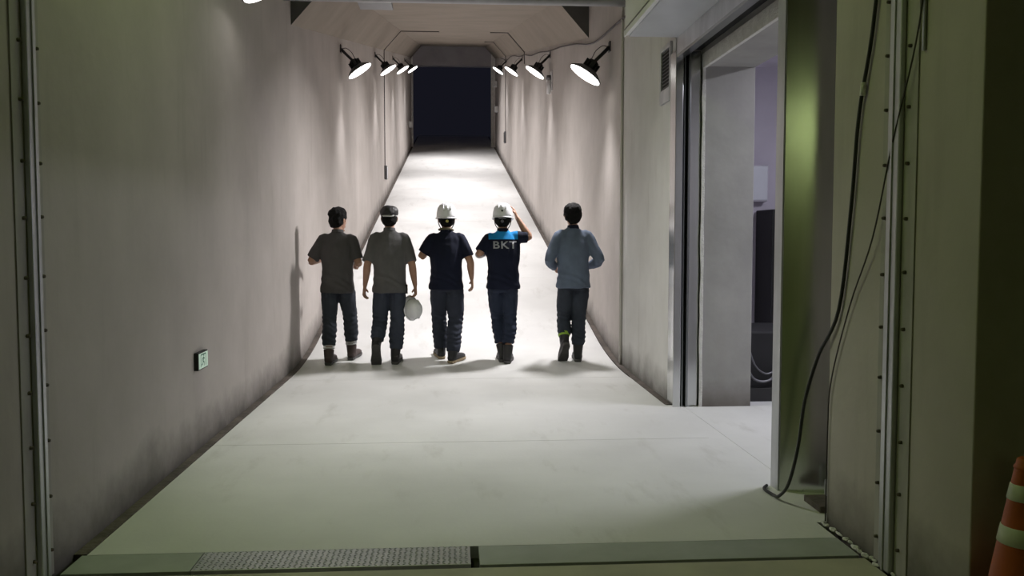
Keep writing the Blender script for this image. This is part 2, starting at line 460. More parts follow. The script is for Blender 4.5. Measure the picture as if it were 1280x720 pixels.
# near steel column of the shutter
cl = empty('steel_column', (2.0, 4.85, 0), 'tall polished stainless steel column at near side of the doorway', 'column')
CM = Matrix.Translation((1.866, 4.865, 0)) @ Matrix.Rotation(math.radians(-18), 4, 'Z')
mk('face_plate', *xf(boxg(0.0, 0.40, 0.0, 0.02, 0, 5.0), CM), M_steel, cl)
box('edge_flange', 1.857, 1.868, 4.858, 4.97, 0, 5.0, M_galv, cl)
mk('back_plate', *xf(boxg(0.03, 0.40, 0.02, 0.11, 0, 5.0), CM), M_steel_d, cl)
mk('seam_strip', *xf(boxg(0.27, 0.282, -0.006, 0.002, 0, 5.0), CM), M_steel_d, cl)
# metal scrap bracket by the column foot
sc = empty('scrap_bracket', (2.02, 4.55, 0), 'small rusty metal angle bracket lying at the foot of the steel column', 'bracket')
box('foot', 1.93, 2.05, 4.44, 4.66, 0.0, 0.035, M_curb, sc, 0.004)
box('upright', 2.045, 2.058, 4.44, 4.66, 0.0, 0.12, M_galv, sc, 0.003)

# side room
tag(box('wall_room', 2.56, 6.4, 10.0, 10.3, -0.1, 4.0, M_lilac), kind='structure')
tag(box('wall_room', 6.2, 6.4, 3.3, 10.0, -0.1, 4.0, M_lilac), kind='structure')
tag(box('wall_room', 2.9, 6.4, 3.3, 3.5, -0.1, 4.0, M_lilac), kind='structure')
tag(box('ceiling', 2.56, 6.4, 3.3, 10.3, 3.4, 3.6, M_lilac), kind='structure')
rb = empty('wall_cabinet', (3.5, 9.98, 1.9), 'small grey electrical box on the side room wall', 'electrical box')
box('body', 3.40, 3.60, 9.86, 10.0, 1.86, 2.28, M_lilac, rb, 0.006)
box('door', 3.415, 3.59, 9.85, 9.862, 1.875, 2.265, M_boxb, rb, 0.004)
box('hinge_edge', 3.395, 3.405, 9.855, 9.99, 1.80, 2.28, M_dark, rb)
dk = empty('dark_locker', (3.7, 9.6, 0), 'black locker standing in the side room under the electrical box', 'locker')
box('body', 3.50, 4.10, 9.45, 9.97, 0.0, 1.76, M_dark, dk, 0.01)
box('door', 3.52, 4.08, 9.435, 9.455, 0.06, 1.72, M_black, dk, 0.005)
box('handle', 3.56, 3.575, 9.41, 9.44, 0.85, 1.0, M_lampgrey, dk)
eq = empty('black_machine', (2.75, 7.9, 0), 'low black machine just inside the side room behind the concrete jamb', 'machine')
box('body', 2.58, 3.15, 7.62, 8.4, 0.0, 0.62, M_dark, eq, 0.02)
box('plinth', 2.57, 3.2, 7.56, 8.45, 0.0, 0.12, M_black, eq, 0.005)
g = tube([(2.60, 7.60, 0.34), (2.64, 7.56, 0.22), (2.72, 7.55, 0.18), (2.82, 7.57, 0.2), (2.9, 7.6, 0.3)], 0.012)
mk('hose', *g, M_lampgrey, eq, True)
g = tube([(2.60, 7.60, 0.55), (2.66, 7.55, 0.33), (2.76, 7.54, 0.25), (2.86, 7.57, 0.28)], 0.008)
mk('hose', *g, M_lampgrey, eq, True)
g = tube([(3.20, 9.97, 3.3), (3.21, 9.97, 2.7), (3.19, 9.97, 2.2), (3.2, 9.97, 0.4)], 0.012)
tag(mk('room_cable', *g, M_wire, None, True), 'dark cable running down the lilac side room wall', 'cable')
rt = empty('room_tube_lamp', (4.2, 6.3, 3.4), 'white tube lamp on the ceiling of the side room', 'ceiling lamp')
box('housing', 4.0, 4.4, 5.6, 7.0, 3.34, 3.4, M_white, rt, 0.01)
box('tube', 4.05, 4.35, 5.65, 6.95, 3.325, 3.34, M_tubew, rt)
area_light('room_light', (0, 0, -0.09), 0.3, ROOM_POWER, (0.90, 0.90, 1.0), rt, PI, 'RECTANGLE', 1.3)

# vent grille on the right wall
vg = empty('vent_grille', (1.9, 7.75, 2.9), 'tall dark slatted vent grille on right wall beside the shutter frame', 'vent')
box('frame', 1.878, 1.90, 7.56, 7.60, 2.64, 3.14, M_galv, vg, 0.003)
box('frame', 1.878, 1.90, 7.90, 7.94, 2.64, 3.14, M_galv, vg, 0.003)
box('frame', 1.878, 1.90, 7.60, 7.90, 3.10, 3.14, M_galv, vg, 0.003)
box('frame', 1.878, 1.90, 7.60, 7.90, 2.64, 2.76, M_galv, vg, 0.003)
box('backing', 1.893, 1.899, 7.60, 7.90, 2.76, 3.10, M_dark, vg)
s0 = None
for i in range(11):
    z = 2.765 + i * 0.031
    if s0 is None:
        s0 = mk('slat', [(1.880, 7.60, z), (1.894, 7.60, z + 0.018), (1.880, 7.90, z), (1.894, 7.90, z + 0.018),
                         (1.880, 7.60, z + 0.003), (1.894, 7.60, z + 0.021), (1.880, 7.90, z + 0.003), (1.894, 7.90, z + 0.021)],
                [(0, 1, 3, 2), (4, 6, 7, 5), (0, 4, 5, 1), (2, 3, 7, 6), (0, 2, 6, 4), (1, 5, 7, 3)], M_lampgrey, vg)
    else:
        share(s0, 'slat', (0, 0, i * 0.031), vg)

# ------------------------------------------------------------------ expansion joint covers and floor plates
def joint_cover(xw, sgn, y0, y1, label):
    t = empty('joint_cover', (xw, (y0 + y1) / 2, 0), label, 'joint cover', 'expansion joint covers on both walls')
    a, b = sorted((xw, xw + sgn * 0.006))
    box('flange', a, b, y0, y1, 0.0, 4.9, M_wall if sgn == 0 else M_joint, t)
    a, b = sorted((xw + sgn * 0.005, xw + sgn * 0.03))
    w = (y1 - y0)
    box('raised_band', a, b, y0 + 0.36 * w, y1 - 0.30 * w, 0.0, 4.9, M_galv, t, 0.006)
    a, b = sorted((xw + sgn * 0.029, xw + sgn * 0.036))
    box('band_rib', a, b, y0 + 0.52 * w, y0 + 0.57 * w, 0.0, 4.9, M_galv, t, 0.002)
    g = lathe([(0.001, 0.017), (0.006, 0.016), (0.008, 0.010), (0.008, 0.0)], 8)
    g = xf(g, Matrix.Rotation(sgn * PI / 2, 4, 'Y'))
    first = None
    for k in range(20):
        for yb in (y0 + 0.06, y1 - 0.03):
            z = 0.12 + 0.235 * k + random.uniform(-0.01, 0.01)
            loc = (sgn * 0.004, yb - t.location.y, z)
            if first is None:
                first = mk('bolt', *g, M_curb, t, True, local=True); first.location = loc
            else:
                share(first, 'bolt', loc, t)
    return t
M_joint = mat('joint_flange', (0.40, 0.38, 0.36), 0.7, 0.0, col2=(0.30, 0.285, 0.265), scale=7, stretch=(1, 1, 0.3))
joint_cover(XL, 1, 3.62, 3.86, 'bolted grey metal joint cover strip running up the left wall')
joint_cover(XR, -1, 3.50, 3.78, 'bolted grey metal joint cover strip running up the right wall')
g = tube([(1.893, 3.46, 2.2), (1.893, 3.46, 5.0)], 0.008)
tag(mk('thin_conduit', *g, M_galv, None, True), 'thin metal conduit beside the right joint cover near the top', 'conduit')

M_plate = mat('painted_plate', (0.40, 0.43, 0.40), 0.5, 0.1, col2=(0.34, 0.365, 0.335), scale=4)
M_check = mat('tread_plate', (0.62, 0.63, 0.66), 0.36, 0.6, col2=(0.5, 0.51, 0.54), scale=9)
tag(box('cover_plate', XL + 0.04, -1.145, 3.835, 4.062, -0.03, 0.002, M_plate, bev=0.002),
    'plain grey floor plate beside the left wall at the joint', 'floor plate', 'floor joint plates')
cp = empty('tread_cover_plate', (-0.5, 3.95, 0), 'steel tread floor plate with raised lozenges over the floor joint', 'floor plate', 'floor joint plates')
box('plate', -1.14, 0.078, 3.835, 4.062, -0.03, 0.003, M_check, cp, 0.002)
gs = []
for i in range(48):
    for j in range(9):
        x = -1.125 + i * 0.0252; y = 3.85 + j * 0.0252
        a = PI / 4 if (i + j) % 2 == 0 else -PI / 4
        lw = [(-0.011, 0), (0, -0.0035), (0.011, 0), (0, 0.0035)]
        vs = [(x + u * math.cos(a) - v * math.sin(a), y + u * math.sin(a) + v * math.cos(a), 0.003) for u, v in lw]
        vt = [(x + (u * math.cos(a) - v * math.sin(a)) * .6, y + (u * math.sin(a) + v * math.cos(a)) * .6, 0.0062) for u, v in lw]
        gs.append((vs + vt, [(0, 1, 5, 4), (1, 2, 6, 5), (2, 3, 7, 6), (3, 0, 4, 7), (4, 5, 6, 7)]))
tag(mk('tread_lozenges', *merge(*gs), M_check, cp), kind='stuff')
tag(box('cover_plate', 0.118, XR - 0.05, 3.825, 4.062, -0.03, 0.002, M_plate, bev=0.002),
    'long plain grey floor plate right of the black slot', 'floor plate', 'floor joint plates')

# flaky white filler at the foot of the near right wall
gs = []
y = 3.08
while y < 4.28:
    l = random.uniform(0.03, 0.075); h = random.uniform(0.006, 0.016); w = random.uniform(0.006, 0.02)
    x = XR - random.uniform(0.014, 0.034)
    gs.append(loft([(x, y, 0.004, w * .3, h * .4), (x + random.uniform(-.006, .004), y + l * .4, 0.006, w, h * .8), (x, y + l, 0.004, w * .3, h * .4)], ref=(1, 0, 0), n=6, sub=1))
    y += l * random.uniform(0.8, 1.5)
tag(mk('crumbled_filler', *merge(*gs), M_plaster), 'crumbling white filler along the foot of the near right wall', 'debris', kind='stuff')

# ------------------------------------------------------------------ services
def cable(name, P, r, m, label, cat, sub=6):
    return tag(mk(name, *tube(P, r, 8, sub), m, None, True), label, cat)
cable('pipe', [(XL - 0.02, 9.4, 3.955), (0, 9.4, 3.955), (XR + 0.02, 9.4, 3.955)], 0.058, M_pipe_d,
      'thick grey metal pipe crossing under the ceiling from wall to wall', 'pipe')
cable('vertical_pipe', [(1.885, 9.75, 0.02), (1.885, 9.75, 2.0), (1.885, 9.75, 4.9)], 0.017, M_pipe,
      'thin vertical pipe on right wall behind the man in blue-grey jacket', 'pipe')
cable('black_cable', [(1.885, 3.72, 3.6), (1.885, 3.86, 2.5), (1.885, 4.0, 2.02), (1.885, 4.06, 1.6), (1.885, 4.17, 1.10), (1.87, 4.36, 0.85),
                      (1.835, 4.44, 0.60), (1.82, 4.48, 0.35), (1.80, 4.55, 0.13), (1.79, 4.66, 0.03), (1.79, 4.74, 0.012), (1.78, 4.86, 0.012), (1.82, 4.93, 0.012)], 0.009, M_black,
      'thick black cable hanging down the near right wall to the floor', 'cable')
mk('tape_joint', *tube([(1.883, 3.955, 2.16), (1.883, 3.965, 2.10)], 0.013), M_plaster, bpy.data.objects['black_cable'], True)
cable('thin_cable', [(1.885, 3.42, 2.6), (1.880, 3.5, 2.24), (1.868, 3.65, 1.85), (1.875, 3.82, 1.45), (1.885, 4.05, 1.13), (1.887, 4.24, 0.75), (1.89, 4.28, 0.5), (1.89, 4.285, 0.01)], 0.0035, M_wire,
      'thin dark cord slanting across the right joint cover', 'cable')
# cable along the right haunch
P = []
for i in range(15):
    y = 8.0 + i * (34.0 - 8.0) / 14
    sag = 0.10 * noise.noise((y * 0.31, 5, 2)) + 0.02
    base = rl(max(y, 12)) + CH_B - 0.10
    if y < 12: base = rl(12) + CH_B - 0.10 - (12 - y) * 0.10
    P.append((XR - 0.02, y, base + sag))
cable('wall_cable', P, 0.011, M_wire, 'brown sagging cable along the top of the right ramp wall', 'cable')
# conduits over the ramp
def ceiling_conduit(y, xw, s, xin, zlow, label):
    z = rl(y)
    P = [(xw + s * 0.015, y, zlow), (xw + s * 0.015, y, z + CH_B), (xw + s * (CH_W + 0.005), y, z + CH_T - 0.015), (xin, y, z + CH_T - 0.015)]
    return tag(mk('ceiling_conduit', *tube(P, 0.011, 8, 1), M_wire, None, True), label, 'conduit')
ceiling_conduit(23.0, XL, 1, -0.31, 3.3, 'thin dark conduit bent over the left haunch with a long vertical drop')
ceiling_conduit(23.0, XR, -1, 1.0, rl(23) + CH_B - 0.3, 'short dark conduit bent over the right haunch')
ceiling_conduit(31.0, XR, -1, 1.15, rl(31) + CH_B - 2.6, 'farther dark conduit bent over the right haunch')
sb = empty('switch_box', (XL, 23.0, 3.0), 'small grey switch box at the end of the left conduit', 'switch box')
box('body', XL, XL + 0.07, 22.9, 23.1, 2.95, 3.3, M_lampgrey, sb, 0.01)
box('cover', XL + 0.07, XL + 0.08, 22.92, 23.08, 2.98, 3.27, M_white, sb, 0.004)
sb = empty('switch_box', (XR, 31.0, 0), 'small dark switch box low on the right ramp wall', 'switch box')
zz = rl(31) + CH_B - 2.7
box('body', XR - 0.07, XR, 30.9, 31.1, zz - 0.3, zz + 0.1, M_lampgrey, sb, 0.01)
box('cover', XR - 0.08, XR - 0.07, 30.92, 31.08, zz - 0.27, zz + 0.07, M_dark, sb, 0.004)
# wall sensor
ws = empty('wall_sensor', (XR, 16.7, 4.35), 'small white wall sensor under the second lamp on the right', 'sensor')
box('base', XR - 0.03, XR, 16.62, 16.78, 4.22, 4.58, M_white, ws, 0.008)
mk('tube', *tube([(XR - 0.07, 16.7, 4.16), (XR - 0.07, 16.7, 4.42)], 0.04, 12, 1), M_white, ws, True)
mk('cap', *tube([(XR - 0.07, 16.7, 4.42), (XR - 0.07, 16.7, 4.50)], 0.047, 12, 1), M_lampgrey, ws, True)
# signal lights by the far opening
for x, y, z, lb in ((XR - 0.07, 37.2, rl(37.2) + 2.75, 'upper small white box on right wall by the far opening'),
                    (XR - 0.07, 36.4, rl(36.4) + 1.75, 'lower small white box on right wall by the far opening'),
                    (XL + 0.07, 36.4, rl(36.4) + 1.1, 'small white box on left wall by the far opening')):
    s = empty('signal_box', (x, y, z), lb, 'wall box')
    box('body', x - 0.07, x + 0.07, y - 0.08, y + 0.08, z - 0.12, z + 0.12, M_white, s, 0.01)
    box('face', x - 0.05, x + 0.05, y - 0.095, y - 0.08, z - 0.09, z + 0.09, M_plaster, s, 0.004)
# vent box hung under the ceiling behind the pipe
cb = empty('ceiling_box', (-0.86, 10.3, 4.2), 'flat grey metal box hanging below the big pipe at the ceiling', 'box')
box('body', -1.05, -0.68, 10.2, 10.5, 4.12, 4.30, M_lampgrey, cb, 0.006)
box('bottom_edge', -1.055, -0.675, 10.19, 10.51, 4.10, 4.122, M_lampgrey, cb, 0.002)
box('edge_strip', -1.055, -0.675, 10.175, 10.19, 4.10, 4.125, M_white, cb)

# exit sign low on the left wall
es = empty('exit_sign', (XL, 6.1, 0.6), 'small green running-man exit sign low on the left wall', 'sign')
box('frame', XL, XL + 0.03, 5.99, 6.22, 0.555, 0.675, M_dark, es, 0.003)
box('panel', XL + 0.03, XL + 0.033, 6.0, 6.21, 0.563, 0.667, M_signw, es)
# pictogram: door outline and running figure, flat print on the panel
def flat(polys, name, m, parent, x):
    V, F = [], []
    for p in polys:
        b = len(V); V += [(x, y, z) for y, z in p]; F.append(tuple(range(b, b + len(p))))
    return mk(name, V, F, m, parent)
cy, cz = 6.10, 0.615
def quad(p, q, w):
    d = Vector((q[0] - p[0], q[1] - p[1])); d.normalize(); n_ = Vector((-d.y, d.x)) * w
    return [(p[0] + n_.x, p[1] + n_.y), (q[0] + n_.x, q[1] + n_.y), (q[0] - n_.x, q[1] - n_.y), (p[0] - n_.x, p[1] - n_.y)]
S = 1.6
fig = [[(cy + 0.010 + 0.010 * math.cos(k * PI / 4), cz + 0.034 + 0.008 * math.sin(k * PI / 4)) for k in range(8)],
       quad((cy + 0.005, cz + 0.024), (cy - 0.008, cz - 0.006), 0.008), quad((cy - 0.008, cz - 0.006), (cy + 0.02, cz - 0.015), 0.005),
       quad((cy + 0.02, cz - 0.015), (cy + 0.016, cz - 0.038), 0.005), quad((cy - 0.008, cz - 0.006), (cy - 0.02, cz - 0.024), 0.005),
       quad((cy - 0.02, cz - 0.024), (cy - 0.045, cz - 0.028), 0.005), quad((cy + 0.004, cz + 0.02), (cy + 0.03, cz + 0.008), 0.004),
       quad((cy + 0.002, cz + 0.02), (cy - 0.024, cz + 0.012), 0.004), quad((cy - 0.024, cz + 0.012), (cy - 0.03, cz - 0.004), 0.004)]
door = [quad((cy - 0.06, cz - 0.04), (cy - 0.06, cz + 0.042), 0.005), quad((cy + 0.06, cz - 0.04), (cy + 0.06, cz + 0.042), 0.005),
        quad((cy - 0.06, cz + 0.042), (cy + 0.06, cz + 0.042), 0.005)]
flat(fig + door, 'pictogram', M_green, es, XL + 0.0338)

# ------------------------------------------------------------------ lamps on the ramp walls
def high_bay(name='high_bay_lamp'):
    """local: mount at origin on a wall at x=0, lamp hangs out to +x and down; returns root"""
    r = empty(name, (0, 0, 0))
    ax = Vector((0.56, 0, -0.83)).normalized()       # aim
    arm_end = Vector((0.20, 0, -0.19))
    box('wall_plate', 0.0, 0.015, -0.05, 0.05, -0.06, 0.06, M_lampblk, r, 0.003, local=True)
    mk('arm', *tube([(0.01, 0, 0), (0.06, 0, -0.055), tuple(arm_end)], 0.022, 10, 3), M_lampblk, r, True, local=True)
    M0 = Matrix.Translation(arm_end) @ ax.to_track_quat('Z', 'Y').to_matrix().to_4x4()
    # driver body with fins
    b = lathe([(0.0005, -0.02), (0.055, -0.02), (0.065, 0.0), (0.065, 0.085), (0.09, 0.10), (0.0005, 0.10)], 20)
    body = mk('driver_body', *xf(b, M0), M_lampblk, r, False, local=True)
    fg = []
    for k in range(10):
        a = 2 * PI * k / 10
        fg.append(xf(boxg(0.06, 0.098, -0.006, 0.006, 0.0, 0.10), M0 @ Matrix.Rotation(a, 4, 'Z')))
    for fgi in fg: mk('fin', *fgi, M_lampblk, body, False, local=True)
    # U bracket ears
    for s in (-1, 1):
        mk('bracket_ear', *xf(boxg(s * 0.10 - 0.012, s * 0.10 + 0.012, -0.02, 0.02, 0.0, 0.12), M0 @ Matrix.Rotation(PI / 2 * 0, 4, 'Z')), M_lampblk, r, False, local=True)
    h = lathe([(0.0005, 0.10), (0.12, 0.10), (0.175, 0.135), (0.211, 0.165), (0.215, 0.178), (0.204, 0.178), (0.0005, 0.172)], 32)
    hs = mk('housing', *xf(h, M0), M_lampgrey, r, True, local=True)
    d = lathe([(0.0005, 0.176), (0.203, 0.176), (0.203, 0.184), (0.0005, 0.184)], 32)
    mk('diffuser', *xf(d, M0), M_diff, r, False, local=True)
    c = tube([(0.03, 0, 0.0), (0.09, 0.0, 0.01), (0.17, 0, -0.05), (0.215, 0, -0.13), tuple(arm_end + ax * 0.03 + Vector((0.03, 0, 0.03)))], 0.005, 6, 4)
    mk('power_cord', *c, M_wire, r, True, local=True)
    p = M0 @ Vector((0, 0, 0.19))
    area_light('lamp_light', p, 0.38, LAMP_POWER, (1.0, 0.968, 0.97), r, math.radians(115), direction=ax)
    return r
def copy_tree(o, parent=None):
    c = o.copy(); COL.objects.link(c); c.parent = parent
    for ch in list(o.children): copy_tree(ch, c)
    return c
proto = high_bay()
lamps = [(XL, 7.05, 'lit lamp at the top edge nearest on the left wall'),
         (XL, 14.1, 'lit black-bodied lamp on left wall, largest of the left ones wholly in view'),
         (XL, 20.4, 'second fully visible lit lamp along the left ramp wall'),
         (XL, 26.5, 'third fully visible lit lamp along the left ramp wall'),
         (XL, 33.2, 'farthest lit lamp on the left ramp wall by the dark opening'),
         (XR, 10.6, 'largest lit lamp, nearest on the right ramp wall'),
         (XR, 17.05, 'second lit lamp along the right ramp wall above the white sensor'),
         (XR, 23.8, 'third lit lamp along the right ramp wall'),
         (XR, 30.6, 'farthest lit lamp on the right ramp wall by the dark opening')]
for i, (x, y, lb) in enumerate(lamps):
    o = proto if i == 0 else copy_tree(proto)
    o.location = (x, y, rl(y) + 3.66 if y > 9.5 else 3.73)
    o.rotation_euler = (0, 0, 0 if x < 0 else PI)
    tag(o, lb, 'lamp', 'lamps along the ramp walls')
weak = [c for c in proto.children if c.type == 'LIGHT'][0]
weak.data = weak.data.copy(); weak.data.energy = LAMP_POWER * 0.30; weak.data.spread = math.radians(98)

# added unseen tube lamps: greenish fill and column reflections, above and behind the camera
def added_tube_lamp(loc, power, label, along_x=False):
    t = empty('added_tube_lamp', loc, label, 'ceiling lamp', 'added unseen greenish tube lamps of the hall')
    x, y, z = loc
    R_ = Matrix.Rotation(PI / 2, 4, 'Z') if along_x else Matrix.Identity(4)
    mk('housing', *xf(boxg(-0.13, 0.13, -0.62, 0.62, -0.06, 0), R_), M_white, t, local=True)
    for s in (-1, 1):
        mk('tube', *xf(tube([(s * 0.06, -0.58, -0.08), (s * 0.06, 0.58, -0.08)], 0.019, 10, 1), R_), M_added_tube, t, True, local=True)
    if z < NEAR_TOP:
        for yy_ in (-0.5, 0.5):
            mk('suspension_rod', *xf(tube([(0, yy_, 0), (0, yy_, NEAR_TOP - z)], 0.006, 6, 1), R_), M_lampgrey, t, local=True)
    l = area_light('added_tube_light', (0, 0, -0.11), 0.2, power, (0.60, 0.95, 0.17), t, PI, 'RECTANGLE', 1.2)
    if along_x: l.rotation_euler = (0, 0, PI / 2)
added_tube_lamp((-1.15, 4.7, NEAR_TOP), HALL_FILL_POWER, 'added greenish fill tube lamp on the ceiling over the floor joint')
added_tube_lamp((4.5, -7.0, NEAR_TOP), BACK_ADDED_POWER, 'added greenish fill tube lamp on the ceiling at the right side of the hall')
added_tube_lamp((-0.65, -7.0, 3.72), BACK_ADDED_POWER, 'added greenish tube lamp hung on rods in the middle of the hall', True)
added_tube_lamp((-1.0, -10.0, 3.42), BACK_ADDED_POWER, 'added greenish tube lamp hung on rods at the very back of the hall', True)

# traffic cone by the wall end
tc = empty('traffic_cone', (1.955, 2.84, 0), 'orange traffic cone with two pale bands at the right wall corner', 'cone')
def cr(z): return 0.145 - (0.145 - 0.03) * (z - 0.04) / 0.66
box('base', 1.775, 2.135, 2.66, 3.02, 0.0, 0.035, M_orange, tc, 0.012)
g = lathe([(cr(0.04) + 0.006, 0.03), (cr(0.08), 0.06), (cr(0.3), 0.3), (cr(0.66), 0.66), (0.03, 0.695), (0.022, 0.70), (0.0005, 0.698)], 28)
mk('body', *xf(g, Matrix.Translation((1.955, 2.84, 0))), M_orange, tc, True)
for z0, z1 in ((0.405, 0.465), (0.555, 0.61)):
    g = lathe([(cr(z0) + 0.0005, z0), (cr(z0) + 0.003, z0 + 0.002), (cr(z1) + 0.003, z1 - 0.002), (cr(z1) + 0.0005, z1)], 28)
    mk('reflective_band', g[0] and [Vector(v) + Vector((1.955, 2.84, 0)) for v in g[0]], g[1][:-2], M_refl, tc, True)
g = lathe([(cr(0.665) + 0.0005, 0.660), (cr(0.665) + 0.004, 0.665), (cr(0.675) + 0.004, 0.67), (cr(0.675), 0.676)], 28)
mk('collar', [Vector(v) + Vector((1.955, 2.84, 0)) for v in g[0]], g[1][:-2], M_orange, tc, True)

# ------------------------------------------------------------------ people
def wrinkle(me, amp, freq, fn=None, seed=0.0):
    me.update()
    nr = [v.normal.copy() for v in me.vertices]
    for v, n_ in zip(me.vertices, nr):
        p = v.co
        d = noise.noise((p.x * freq[0] + seed, p.y * freq[1], p.z * freq[2])) * amp
        d += noise.noise((p.x * freq[0] * 2.3, p.y * freq[1] * 2.3 + seed, p.z * freq[2] * 2.1)) * amp * 0.45
        if fn: d += fn(p)
        v.co = p + n_ * d

def add_mesh(name, me, m, parent):
    me.name = name; me.materials.clear(); me.materials.append(m)
    for p in me.polygons: p.use_smooth = True
    return link(name, me, parent)

def hand_geo(w, d, n, side, curl=0.5):
    """w wrist, d direction of the hand, n palm normal, side +1/-1: where the thumb leaves"""
    w = Vector(w); d = Vector(d).normalized(); n = Vector(n); n = (n - d * n.dot(d)).normalized()
    s = d.cross(n) * side
    gs = [loft([(*(w - d * 0.02), .026, .022), (*(w + d * 0.02), .031, .018), (*(w + d * 0.06), .041, .016), (*(w + d * 0.095), .038, .013)], ref=tuple(s), n=10, sub=2)]
    for off, ln in ((0.029, 0.070), (0.010, 0.080), (-0.009, 0.075), (-0.027, 0.058)):
        p = w + d * 0.088 + s * off; a = 0.0; pts = [(*(p - d * .015), .0098, .0098)]
        for k, f_ in enumerate((0.0, 0.45, 0.30, 0.25)):
            dirv = d * math.cos(a) + n * math.sin(a)
            p = p + dirv * ln * f_
            pts.append((*p, .0095 - .0007 * k, .0095 - .0007 * k)); a += curl
        gs.append(loft(pts, ref=tuple(s), n=8, sub=1))
    p = w + d * 0.03 + s * 0.028
    t1 = p + (d * 0.6 + s * 0.6 + n * 0.3).normalized() * 0.035
    t2 = t1 + (d * 0.85 + s * 0.15 + n * 0.45).normalized() * 0.030
    gs.append(loft([(*(p - s * .012), .013, .013), (*t1, .0115, .0115), (*t2, .009, .009)], ref=tuple(n), n=8, sub=1))
    return merge(*gs)

def head_geo(hz, turn, tilt, hy):
    """head with chin at height hz; returns geometry and its placement matrix"""
    M = Matrix.Translation((0, hy, hz)) @ Matrix.Rotation(turn, 4, 'Z') @ Matrix.Rotation(tilt, 4, 'X') @ Matrix.Scale(1.07, 4)
    gs = [loft([(0, .052, -.004, .022, .022), (0, .040, .016, .042, .052), (0, .020, .055, .061, .078), (0, .008, .10, .071, .093), (0, .0, .145, .0745, .096),
                (0, -.004, .185, .066, .084), (0, -.006, .21, .045, .058), (0, -.006, .222, .016, .02)], n=16, sub=3)]
    gs.append(loft([(0, .094, .125, .008, .010), (0, .104, .10, .010, .012), (0, .112, .083, .014, .013), (0, .10, .074, .011, .008)], n=8, sub=2))   # nose
    gs.append(ellip((0, .096, .047), .023, .010, .0065)); gs.append(ellip((0, .094, .036), .019, .011, .006))                                         # lips
    gs.append(ellip((0, .088, .133), .052, .012, .009))                                                                                              # brow
    gs.append(ellip((0, .082, .004), .020, .016, .014))                                                                                              # chin
    for s in (-1, 1):
        gs.append(loft([(s * .072, .0, .07, .006, .010), (s * .079, -.004, .085, .008, .016), (s * .083, -.009, .11, .008, .020), (s * .079, -.008, .128, .006, .013)], n=8, sub=2))
    return xf(merge(*gs), M), M

def hat_parts(parent, M, dark_mark=False):
    M = M @ Matrix.Diagonal((0.92, 0.95, 1.03, 1))
    """white hard hat; local origin at rim centre, +y front; local geometry under parent"""
    prof = [(1.0, 0.0), (0.995, 0.03), (0.965, 0.065), (0.87, 0.105), (0.68, 0.135), (0.40, 0.152), (0.004, 0.157)]
    inn = [(0.004, 0.149), (0.39, 0.145), (0.66, 0.128), (0.84, 0.099), (0.94, 0.062), (0.965, 0.0), (1.0, 0.0)]
    o = mk('shell', *xf(lathe(prof + inn, 32, 0.116, 0.140), M), M_hat, parent, True, local=True)
    # brim with a longer front peak
    V, F = [], []; n = 40
    for k in range(n):
        a = 2 * PI * k / n; c, s = math.cos(a), math.sin(a)
        ext = 0.012 + (0.045 * max(0.0, s) ** 2.0)
        dz = -0.012 * max(0, s) ** 2
        V += [(0.113 * c, 0.137 * s, 0.010), ((0.116 + ext) * c, (0.140 + ext) * s, 0.0 + dz), ((0.116 + ext) * c, (0.140 + ext) * s, -0.004 + dz), (0.113 * c, 0.137 * s, 0.0)]
    for k in range(n):
        a, b = 4 * k, 4 * ((k + 1) % n)
        for j in range(4): F.append((a + j, b + j, b + (j + 1) % 4, a + (j + 1) % 4))
    mk('brim', *xf((V, F), M), M_hat, parent, True, local=True)
    for x0, w in ((0.0, 0.014), (-0.042, 0.007), (0.042, 0.007)):
        pts = []
        for k in range(9):
            a = PI * (0.14 + 0.72 * k / 8)
            yy_ = 0.138 * math.cos(a); zz_ = 0.158 * math.sin(a) ** 0.62 * (1 - abs(x0) * 1.0)
            pts.append((x0, yy_, zz_ - 0.006, w, 0.009))
        mk('ridge', *xf(loft(pts, ref=(1, 0, 0), n=8, sub=2), M), M_hat, parent, True, local=True)
    if dark_mark:
        g = lathe([(0.0005, 0.0), (0.011, 0.0), (0.011, 0.004), (0.0005, 0.004)], 14)
        mk('emblem', *xf(g, M @ Matrix.Translation((0, -0.134, 0.062)) @ Matrix.Rotation(PI / 2 - 0.2, 4, 'X')), M_dark, parent, False, local=True)

def boot_geo(M, top=0.20, shin=Vector((0, 0, 1))):
    A = Vector((0, -.03, .085))
    g1 = loft([(*(A + shin * (top - .085)), .053, .058), (*(A + shin * (top - .085) * .6), .050, .056), (*A, .046, .055), (0, -.025, .03, .044, .055)], n=12, sub=2)
    g2 = loft([(0, -.085, .05, .02, .03), (0, -.07, .052, .038, .042), (0, -.02, .055, .044, .046), (0, .05, .055, .046, .044), (0, .11, .046, .050, .036), (0, .165, .040, .045, .030), (0, .195, .034, .025, .018)],
              ref=(1, 0, 0), n=12, sub=3)
    up = xf(merge(g1, g2), M)
    out = [(0.0, -.094), (.028, -.084), (.038, -.05), (.035, .0), (.046, .06), (.053, .11), (.046, .165), (.02, .203), (-.02, .203), (-.046, .165), (-.053, .11), (-.046, .06), (-.035, .0), (-.038, -.05), (-.028, -.084)]
    n = len(out); V = []
    for z, k in ((0.0, .97), (0.010, 1.03), (0.028, 1.02)):
        V += [(x * k, .05 + (y - .05) * k, z) for x, y in out]
    F = [tuple(range(n)), tuple(range(3 * n - 1, 2 * n - 1, -1))]
    for j in range(2):
        for i in range(n): F.append((j * n + i, j * n + (i + 1) % n, (j + 1) * n + (i + 1) % n, (j + 1) * n + i))
    # treads
    tr_ = []
    for y in (-.07, -.045, .03, .06, .09, .12, .15, .175):
        tr_.append(boxg(-.03, .03, y - .007, y + .007, -.004, .002))
    return up, xf((V, F), M), xf(merge(*tr_), M)

